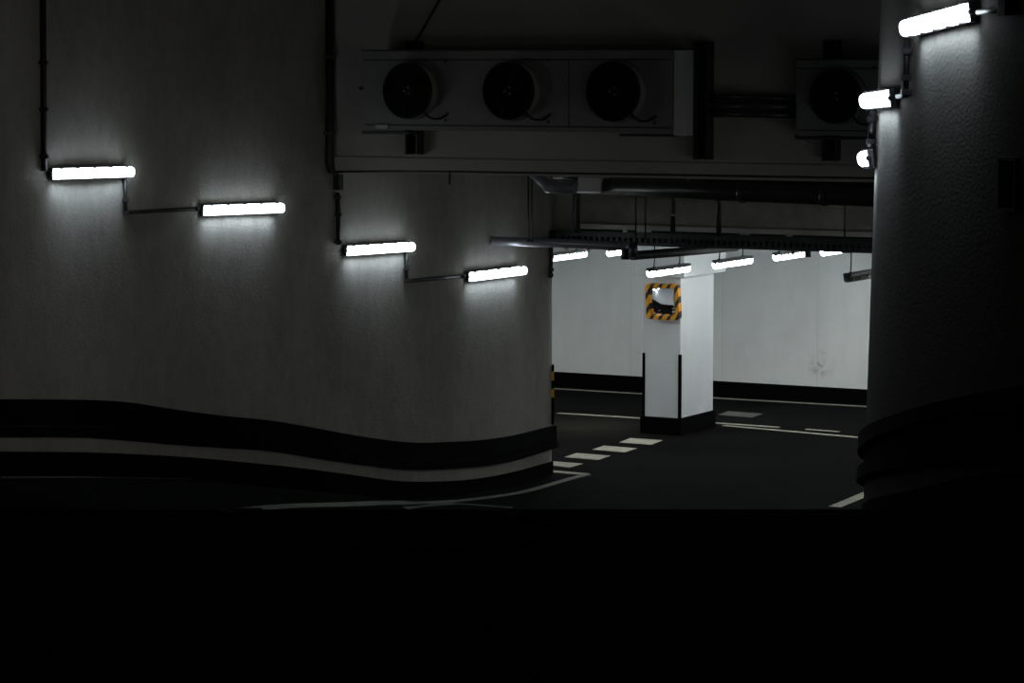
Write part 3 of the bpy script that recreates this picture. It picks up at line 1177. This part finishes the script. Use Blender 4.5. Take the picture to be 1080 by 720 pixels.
YF = .42
u1, ux, uz, UW, UH = unit('long grey wall-mounted cooler unit with three round black fans', (383, 709.5, 54.6, 136.2), [(429, 95.7, .315), (535.6, 95.8, .32), (646, 96.3, .325)], .17, YF, (600,), True)
MB().box(.0, .62, .20, YF + .03, -.055, -.02, .004).build('drain_tray', 'dark_steel', u1)
MB().box(UW - .65, UW + .02, .18, YF, -.045, -.02, .004).build('drain_tray', 'dark_steel', u1)
MB().tube([(-.11, .33, UH * .53), (.01, .33, UH * .53)], .018, 8).build('pipe_stub', 'dark_steel', u1)
MB().box(.17, .34, YF - .03, YF + .02, .01, .055, .004).build('latch', 'steel', u1)

u2, vx, vz, VW, VH = unit('smaller grey cooler unit with one black fan, partly behind the round wall', (840.3, 932, 64, 141.8), [(880.5, 101.5, .285)], .15, .40, (), False)
MB().box(.0, VW, .16, .42, -.05, -.02, .004).build('drain_tray', 'dark_steel', u2)
MB().tube([(-.02, .32, .0), (-.05, .32, -.05), (.12, .32, -.09)], .02, 8).build('pipe_stub', 'steel', u2)


def channel(label, px0, px1, py0, py1, off, depth, group, gap=None):
    """upright steel channel on the header wall"""
    x0, zt_ = fas(px0, py0, off)
    x1, zb0 = fas(px1, py1, off)
    r = hwall('mounting_bracket', label, 'bracket', x0, zb0, group)
    W_, H_ = x1 - x0, zt_ - zb0
    MB().box(0, W_, 0.002, .02, 0, H_).build('back_plate', 'dark_steel', r)
    MB().box(0, .02, .02, depth, 0, H_, .002).build('flange', 'dark_steel', r)
    MB().box(W_ - .02, W_, .02, depth, 0, H_, .002).build('flange', 'dark_steel', r)
    for z in (.06, H_ - .06):
        MB().lathe([(.018, .0201), (.018, .035), (.010, .04)], (W_ / 2, 0, z), 8).build('bolt', 'steel', r)
    return r


channel('dark steel upright behind the near end of the three-fan unit', 427.5, 441, 43.5, 163, .14, .165, 'uprights of the fan units')
channel('tall dark steel upright just past the pale end cover of the three-fan unit', 732.5, 747, 44, 168.5, .14, .165, 'uprights of the fan units')
channel('dark steel upright behind the single-fan unit', 868.5, 882, 42.5, 170, .13, .145, 'uprights of the fan units')

for i, (ya, yb, rr, lab) in enumerate(((101.5, 103.5, .028, 'uppermost of three dark pipes joining the two fan units'),
                                       (111.5, 112.5, .05, 'middle and thickest of three dark pipes joining the two fan units'),
                                       (120, 121.5, .035, 'lowest of three dark pipes joining the two fan units'))):
    xa, za = fas(749.5, ya, .14)
    xb, zb2 = fas(838, yb, .14)
    A = FAS0 + DIRL * xa + DIRN * .14 + UP * za
    B = FAS0 + DIRL * xb + DIRN * .14 + UP * zb2
    tag(MB().tube([A, B], rr, 12).build('cooling_pipe', 'pipe'), lab, 'pipe', 'pipes between the fan units')

# thin cable running up the header wall from the first upright
xa, za = fas(439.5, 42.5, .02)
xb, zb2 = fas(468, -8, .02)
tag(MB().tube([FAS0 + DIRL * xa + DIRN * .02 + UP * za, FAS0 + DIRL * xb + DIRN * .02 + UP * zb2], .012, 6).build('cable', 'conduit'), 'thin cable slanting up the header wall above the three-fan unit', 'cable')


# ------------------------------------------------------------------ conduits on the walls
def conduit(label, pts, r=.022, m='conduit', clips=(), surf=None, off=.03, n=1, group=None, name='conduit', cat='conduit'):
    surf = surf or (lambda px, py, o: wall_left(px, py, o)[0])
    P = []
    for i in range(len(pts) - 1):
        k = 6 if abs(pts[i + 1][0] - pts[i][0]) > 30 else 1
        for j in range(k):
            t = j / k
            P.append(surf(pts[i][0] + (pts[i + 1][0] - pts[i][0]) * t, pts[i][1] + (pts[i + 1][1] - pts[i][1]) * t, off))
    P.append(surf(pts[-1][0], pts[-1][1], off))
    root = empty(name, label, cat, loc=P[-1], group=group)
    o = MB().tube([p - P[-1] for p in P], r, 10).build('tube', m, root)
    for (px, py, vert) in clips:
        c = surf(px, py, off) - P[-1]
        s = r * 1.5
        MB().box(c.x - s, c.x + s, c.y - s, c.y + s, c.z - .02, c.z + .02, .004).build('saddle_clip', 'dark_steel', root)
    return root


CG = 'conduits on the curved wall'
conduit('dark upright conduit dropping to the topmost lamp of the curved wall', [(43, -12), (44, 100), (44.5, 180)], .03, clips=[(43.6, 66, 1), (44, 115, 1), (44.3, 165, 1)], group=CG)
conduit('stepped conduit from the topmost lamp to the second lamp of the curved wall', [(130, 186), (130.5, 224), (170, 222), (208, 220)], .022, clips=[(130.3, 211, 1), (131, 224, 1), (205, 220, 1)], group=CG)
conduit('thick dark pipe in the corner where the header wall meets the curved wall', [(344.5, -12), (344.5, 172), (346, 179), (352, 180)], .045, clips=[(344.5, 60, 1), (344.5, 140, 1)], group=CG, off=.05)
conduit('dark conduit dropping from the header corner to the third lamp', [(354, 203), (355, 225), (355, 258)], .026, clips=[(354.3, 208, 1), (354.8, 226, 1), (355, 255, 1)], group=CG)
b_ = wall_left(353.5, 192, .0)
jm = frame(b_[0], b_[2], b_[1])
j = empty('junction_box', 'small dark box on the conduit below the header corner', 'junction box', jm)
MB().box(-.04, .04, .0, .08, -.09, .09, .008).build('box_body', 'conduit', j)
MB().box(-.043, .043, .0801, .09, -.093, .093, .004).build('lid', 'conduit', j)
conduit('stepped conduit from the third lamp to the lowest lamp of the curved wall', [(426.5, 264), (427, 296), (460, 293.3), (488, 291)], .024, clips=[(426.7, 283, 1), (427, 295.5, 1), (485, 291.3, 1)], group=CG)
conduit('short dark pipe end sticking down at the edge of the curved wall', [(579.5, 243), (579.5, 270), (578.5, 293)], .026, clips=[(579, 284, 1), (578.6, 290, 1)], group=CG)
# cable along the underside of the header wall with a hanging end
xs_ = []
for px, py in ((352, 181), (420, 180.5), (474, 180.8), (560, 182.2), (700, 184.2), (916, 187.8), (1040, 190.2)):
    xx, zz = fas(px, py, .03)
    xs_.append(FAS0 + DIRL * xx + DIRN * .03 + UP * zz)
cb = empty('cable', 'black cable clipped along the bottom edge of the header wall', 'cable', loc=xs_[0])
MB().tube([p - xs_[0] for p in xs_], .014, 8).build('cable_run', 'conduit', cb)
hp = xs_[2] - xs_[0]
MB().tube(smooth_curve([hp + Vector((.06, 0, .01)), hp + Vector((.01, 0, -.02)), hp + Vector((0, 0, -.15))], 5), .016, 8).build('hanging_end', 'conduit', cb)


# round wall conduits
def rsurf(px, py, off):
    a, z = round_px(px, py, off)
    return round_pt(a, z, off)[0]


RG = 'conduits on the round wall'
conduit('conduit stub joining the highest lamp of the round wall to a box', [(1032, 13.2), (1045, 11.5), (1063, 9.2)], .02, 'steel', surf=rsurf, off=.05, group=RG)
bx_, z_ = round_px(1071, 8, .0)
p_, n_, t_ = round_pt(bx_, z_, 0)
j = empty('junction_box', 'small dark box on the round wall beside its highest lamp', 'junction box', frame(p_, t_, n_))
MB().box(-.05, .05, .0, .09, -.05, .05, .008).build('box_body', 'conduit', j)
MB().box(-.052, .052, .0901, .10, -.052, .052, .004).build('lid', 'conduit', j)
conduit('upright conduit between the highest lamp and the next one on the round wall', [(957, 38), (956, 70), (955, 100), (947, 101.5)], .022, 'conduit', clips=[(956.8, 54, 1), (955.5, 82, 1), (955, 97, 1)], surf=rsurf, off=.035, group=RG)
conduit('upright conduit dropping to the lamp seen end-on', [(920.5, 119), (919, 140), (918.4, 154)], .026, 'pipe', clips=[(920, 125, 1), (918.8, 149, 1)], surf=rsurf, off=.04, group=RG)

# louvred vent plate on the round wall
a_, z0 = round_px(1065, 222.5, 0)
_, z1 = round_px(1065, 165.5, 0)
p_, n_, t_ = round_pt(a_, z0, 0)
xa = frame(p_, UP.cross(n_) * -1, n_)
if xa.to_3x3().col[2].z < 0:
    xa = frame(p_, UP.cross(n_), n_)
vr = empty('wall_vent', 'narrow upright louvred vent with pale edges on the round wall', 'vent', xa)
hh = z1 - z0
hw_ = .118
v = MB()
v.box(-hw_, hw_, 0, .035, 0, .02)
v.box(-hw_, hw_, 0, .035, hh - .02, hh)
v.box(-hw_, -hw_ + .015, 0, .035, .02, hh - .02)
v.box(hw_ - .015, hw_, 0, .035, .02, hh - .02)
v.build('vent_frame', 'dark_steel', vr)
MB().box(-hw_ + .01, hw_ - .01, 0.0, .012, .01, hh - .01).build('back_plate', 'black', vr)
for k in range(5):
    x = -hw_ + .045 + k * (2 * hw_ - .09) / 4
    MB().box(x - .006, x + .006, .013, .03, .021, hh - .021).build('louvre', 'rubber', vr)


# ------------------------------------------------------------------ pipes under the header wall
def opipe(label, pts, Y, r, m, name='pipe', cat='pipe', group=None, rings=(), slope=True, seg=14):
    """pipe through pixels, on the upright plane through (540, Y) parallel to the header wall"""
    base = Vector((0, Y, 0))
    P = [on_plane(px, py, base) for px, py in pts]
    root = empty(name, label, cat, loc=P[0], group=group)
    MB().tube([p - P[0] for p in P], r, seg).build('tube', m, root)
    for px, py in rings:
        c = on_plane(px, py, base) - P[0]
        MB().tube([c - DIRL * .03, c + DIRL * .03], r * 1.16, seg).build('coupling', m, root)
    return root


PG = 'pipes under the header wall'
YP = FAS0.y + 1.0
main = opipe('thick dark pipe running below the header wall across the opening', [(637, 196.6), (760, 202), (930, 208.5), (1090, 214.6)], YP - .6, .105, 'pipe', group=PG, rings=[(783, 203), (870, 206.2)])
opipe('grey plastic pipe with slanting elbow below the header wall', [(558, 177), (578.5, 197.5), (588, 198), (607, 198.6)], YP - .6, .07, 'pipe_light', group=PG)
opipe('slimmer pipe above the thick pipe under the header wall', [(590, 192), (640, 193.5)], YP - .4, .03, 'pipe_light', group=PG)
opipe('thin pale rail tucked under the header wall beside the grey box', [(584, 186.2), (612, 186.6)], YP - .3, .022, 'pipe_light', group=PG)
opipe('dark pipe running high under the header wall behind the thick pipe', [(640, 188.5), (760, 192), (930, 196), (1090, 199.8)], YP + .4, .06, 'conduit', group=PG)
# grey box on the pipe
bp = on_plane(609.5, 203, Vector((0, YP - .75, 0)))
bq = on_plane(633.5, 187, Vector((0, YP - .75, 0)))
W_ = (bq - bp).dot(DIRL)
m_ = Matrix.Identity(4)
for i in range(3):
    m_[i][0], m_[i][1], m_[i][2], m_[i][3] = DIRL[i], DIRN[i], UP[i], bp[i]
bxo = empty('pipe_box', 'grey metal box hung on the pipes below the header wall', 'box', m_)
MB().box(0, W_, -.22, 0, 0, bq.z - bp.z, .008).build('box_body', 'casing_light', bxo)
MB().box(-.006, W_ + .006, .0005, .012, -.006, .016).build('lower_lip', 'bolt', bxo)
# valve nub on the thick pipe
c = on_plane(725.3, 198, Vector((0, YP - .6, 0)))
vv = empty('pipe_valve', 'small bright bleed valve on top of the thick dark pipe', 'valve', loc=c + UP * .1)
MB().tube([(0, 0, -.02), (0, 0, .07)], .018, 8).build('stem', 'steel', vv)
MB().tube([(0, 0, .0701), (0, 0, .10)], .03, 8).build('knob', 'bolt', vv)
# hanger rods
for px, y0_, y1_, Y_, r_, m2, lab in (
        (557.3, 176, 254, 36.85, .012, 'conduit', 'thin hanger rod holding the end of the low grey pipe'),
        (561, 176, 254, 36.85, .012, 'conduit', 'second thin hanger rod beside the end of the low grey pipe'),
        (608, 190, 246, 38.2, .05, 'conduit', 'dark upright strut where the concrete beam meets the wall'),
        (670.5, 190, 252, 38.2, .012, 'conduit', 'thin hanger rod in front of the beam, nearer the elbows'),
        (680.5, 190, 252, 38.2, .012, 'conduit', 'thin hanger rod in front of the beam, just past the elbows'),
        (709.5, 195, 246, 38.2, .035, 'conduit', 'dark pipe drop with bright bolt in front of the beam'),
        (758, 195, 250, 38.2, .035, 'conduit', 'dark upright strut in front of the middle of the beam'),
        (891, 195, 254, 37.2, .012, 'conduit', 'thin hanger rod in front of the beam near the round wall')):
    base = Vector((0, Y_, 0))
    A, B = on_plane(px, y0_, base), on_plane(px, y1_, base)
    A = Vector((B.x, B.y, max(A.z, 4.4 if Y_ > 36 else FAS_BOTTOM - .02)))
    rr_ = empty('hanger_rod', lab, 'hanger', loc=B, group='rods and struts in front of the beam')
    MB().tube([(0, 0, 0), A - B], r_, 8).build('rod', m2, rr_)
    MB().box(-r_ * 1.6, r_ * 1.6, -r_ * 1.6, r_ * 1.6, -.012, .012).build('nut', 'dark_steel', rr_)
    if px == 709.5:
        cc_ = on_plane(px, 226.5, base) - B - Vector((0, .045, 0))
        MB().box(cc_.x - .03, cc_.x + .03, cc_.y - .01, cc_.y + .015, cc_.z - .012, cc_.z + .012).build('bolt', 'steel', rr_)

# cable tray (perforated) below the beam
YT = 38.6
tb = Vector((0, YT, 0))
ta, tz = on_plane(584, 250, tb), on_plane(1075, 271.3, tb)
tr = empty('cable_tray', 'long black perforated cable tray hanging across the opening below the beam', 'cable tray', loc=Vector((ta.x, ta.y, 0)))
xl = (Vector((tz.x, tz.y, 0)) - Vector((ta.x, ta.y, 0))).length
z_t0, z_t1 = on_plane(640, 244, tb).z, on_plane(640, 258, tb).z
Rm = frame((0, 0, 0), DIRL, DIRN)
sideM = Matrix.Identity(3)
for i in range(3):
    sideM[i][0], sideM[i][1], sideM[i][2] = DIRL[i], DIRN[i], UP[i]


def tray_box(mb, x0, x1, y0, y1, z0, z1):
    P = [sideM @ Vector(q) for q in ((x0, y0, z0), (x1, y0, z0), (x1, y1, z0), (x0, y1, z0), (x0, y0, z1), (x1, y0, z1), (x1, y1, z1), (x0, y1, z1))]
    mb.hexa(P)


Ht = z_t0 - z_t1
t = MB()
tray_box(t, 0, xl, 0, .012, z_t0 - Ht * .42, z_t0)
tray_box(t, 0, xl, 0, .012, z_t1, z_t1 + Ht * .22)
k = 0
x = 0.0
while x < xl:
    tray_box(t, x, min(x + .035, xl), 0, .01, z_t1 + Ht * .22, z_t0 - Ht * .42)
    x += .085
t.build('near_side', 'dark_steel', tr)
t = MB()
tray_box(t, 0, xl, -.45, -.438, z_t0 - Ht * .42, z_t0)
tray_box(t, 0, xl, -.45, -.438, z_t1, z_t1 + Ht * .2)
t.build('far_side', 'dark_steel', tr)
t = MB()
x = .1
while x < xl:
    tray_box(t, x, x + .03, -.437, -.001, z_t1 + .005, z_t1 + .02)
    x += .3
t.build('rung', 'dark_steel', tr)
cbs = MB()
for k in range(4):
    cbs.tube([sideM @ Vector((0.02, -.08 - .09 * k, z_t1 + .06)), sideM @ Vector((xl - .02, -.08 - .09 * k, z_t1 + .06))], .03, 8)
cbs.build('cables', 'conduit', tr)

# bright bits of a rail on the ledge
for (xa_, xb_, py, lab) in ((657.5, 662, 243.8, 'short bright clamp on the cable tray above the elbows, the shorter one'), (670, 687, 243.8, 'long bright clamp on the cable tray above the elbows'),
                            (780.5, 791, 247, 'bright clamp on the cable tray in front of the middle of the beam'), (829, 836, 248.8, 'small bright clamp on the cable tray above the small hanging bracket')):
    A, B = on_plane(xa_, py, tb + DIRN * .02), on_plane(xb_, py, tb + DIRN * .02)
    P0 = A.copy()
    cl = empty('tray_clamp', lab, 'clamp', loc=P0, group='clamps on the cable tray')
    mb = MB()
    tray_box(mb, 0, (B - A).length, -.02, .01, -.008, .014)
    mb.build('plate', 'steel', cl)

# low grey pipe that pokes out beside the lowest wall lamp
A = at(519, 254, 35.6)
P = [at(517, 254, 36.75), at(600, 256.8, 36.95), at(655, 259.5, 37.1), at(664.5, 260.3, 37.13)]
lp = empty('pipe', 'low grey pipe starting in front of the curved wall above its lowest lamp', 'pipe', loc=P[0], group=PG)
MB().tube([p - P[0] for p in P], .058, 16).build('tube', 'metal_pipe', lp)
el = [at(660, 260.2, 37.12), at(659.5, 266, 37.12), at(659.2, 273.5, 37.12)]
MB().tube([p - P[0] for p in el], .055, 12).build('elbow', 'conduit', lp)
P2 = [at(667.6, 255.5, 36.95), at(668, 271, 36.95)]
bp2 = empty('pipe', 'black pipe with elbow that runs on from the low grey pipe past the pillar head', 'pipe', loc=P2[0], group=PG)
MB().tube([p - P2[0] for p in P2], .058, 12).build('elbow', 'conduit', bp2)
P3 = [at(666.5, 269.5, 36.95), at(720, 265.5, 38.2), at(776, 260.5, 40.2)]
MB().tube([p - P2[0] for p in P3], .06, 12).build('tube', 'conduit', bp2)

# small hanging bracket / detector in front of the third lit lamp of the row
c = at(846, 262, 40)
br = empty('hanging_bracket', 'small dark bracket hanging from the cable tray in front of a lit lamp', 'bracket', loc=c)
MB().tube([(-.13, 0, .05), (-.13, 0, -.09)], .02, 8).build('stub', 'conduit', br)
MB().tube([(.08, 0, .05), (.08, 0, -.12)], .045, 10).build('stub', 'conduit', br)
MB().tube([(-.13, 0, .0), (.14, 0, .0)], .035, 10).build('cross_tube', 'dark_steel', br)
c = at(892, 261, 40)
br = empty('hanging_bracket', 'small dark stub below the cable tray at the end of the last lit lamp', 'bracket', loc=c)
MB().box(-.05, .05, -.03, .03, -.06, .08, .006).build('stub', 'conduit', br)
MB().box(-.06, .06, -.035, .035, -.075, -.0601, .003).build('foot_plate', 'conduit', br)
for px, py, lab in ((597.5, 260, 'small dark red sprinkler head below the tray near the curved wall'), (621.5, 261, 'small dark red sprinkler head below the tray, further along towards the elbows')):
    c = at(px, py, 39)
    sp = empty('sprinkler_head', lab, 'sprinkler', loc=c, group='sprinkler heads')
    MB().lathe([(.012, .10), (.014, .02), (.03, .015), (.036, -.02), (.02, -.03)], (0, 0, 0), 12, 'z').build('sprinkler_body', 'red', sp)
    MB().lathe([(.03, -.045), (.03, -.04)], (0, 0, 0), 12, 'z').build('deflector', 'red', sp)
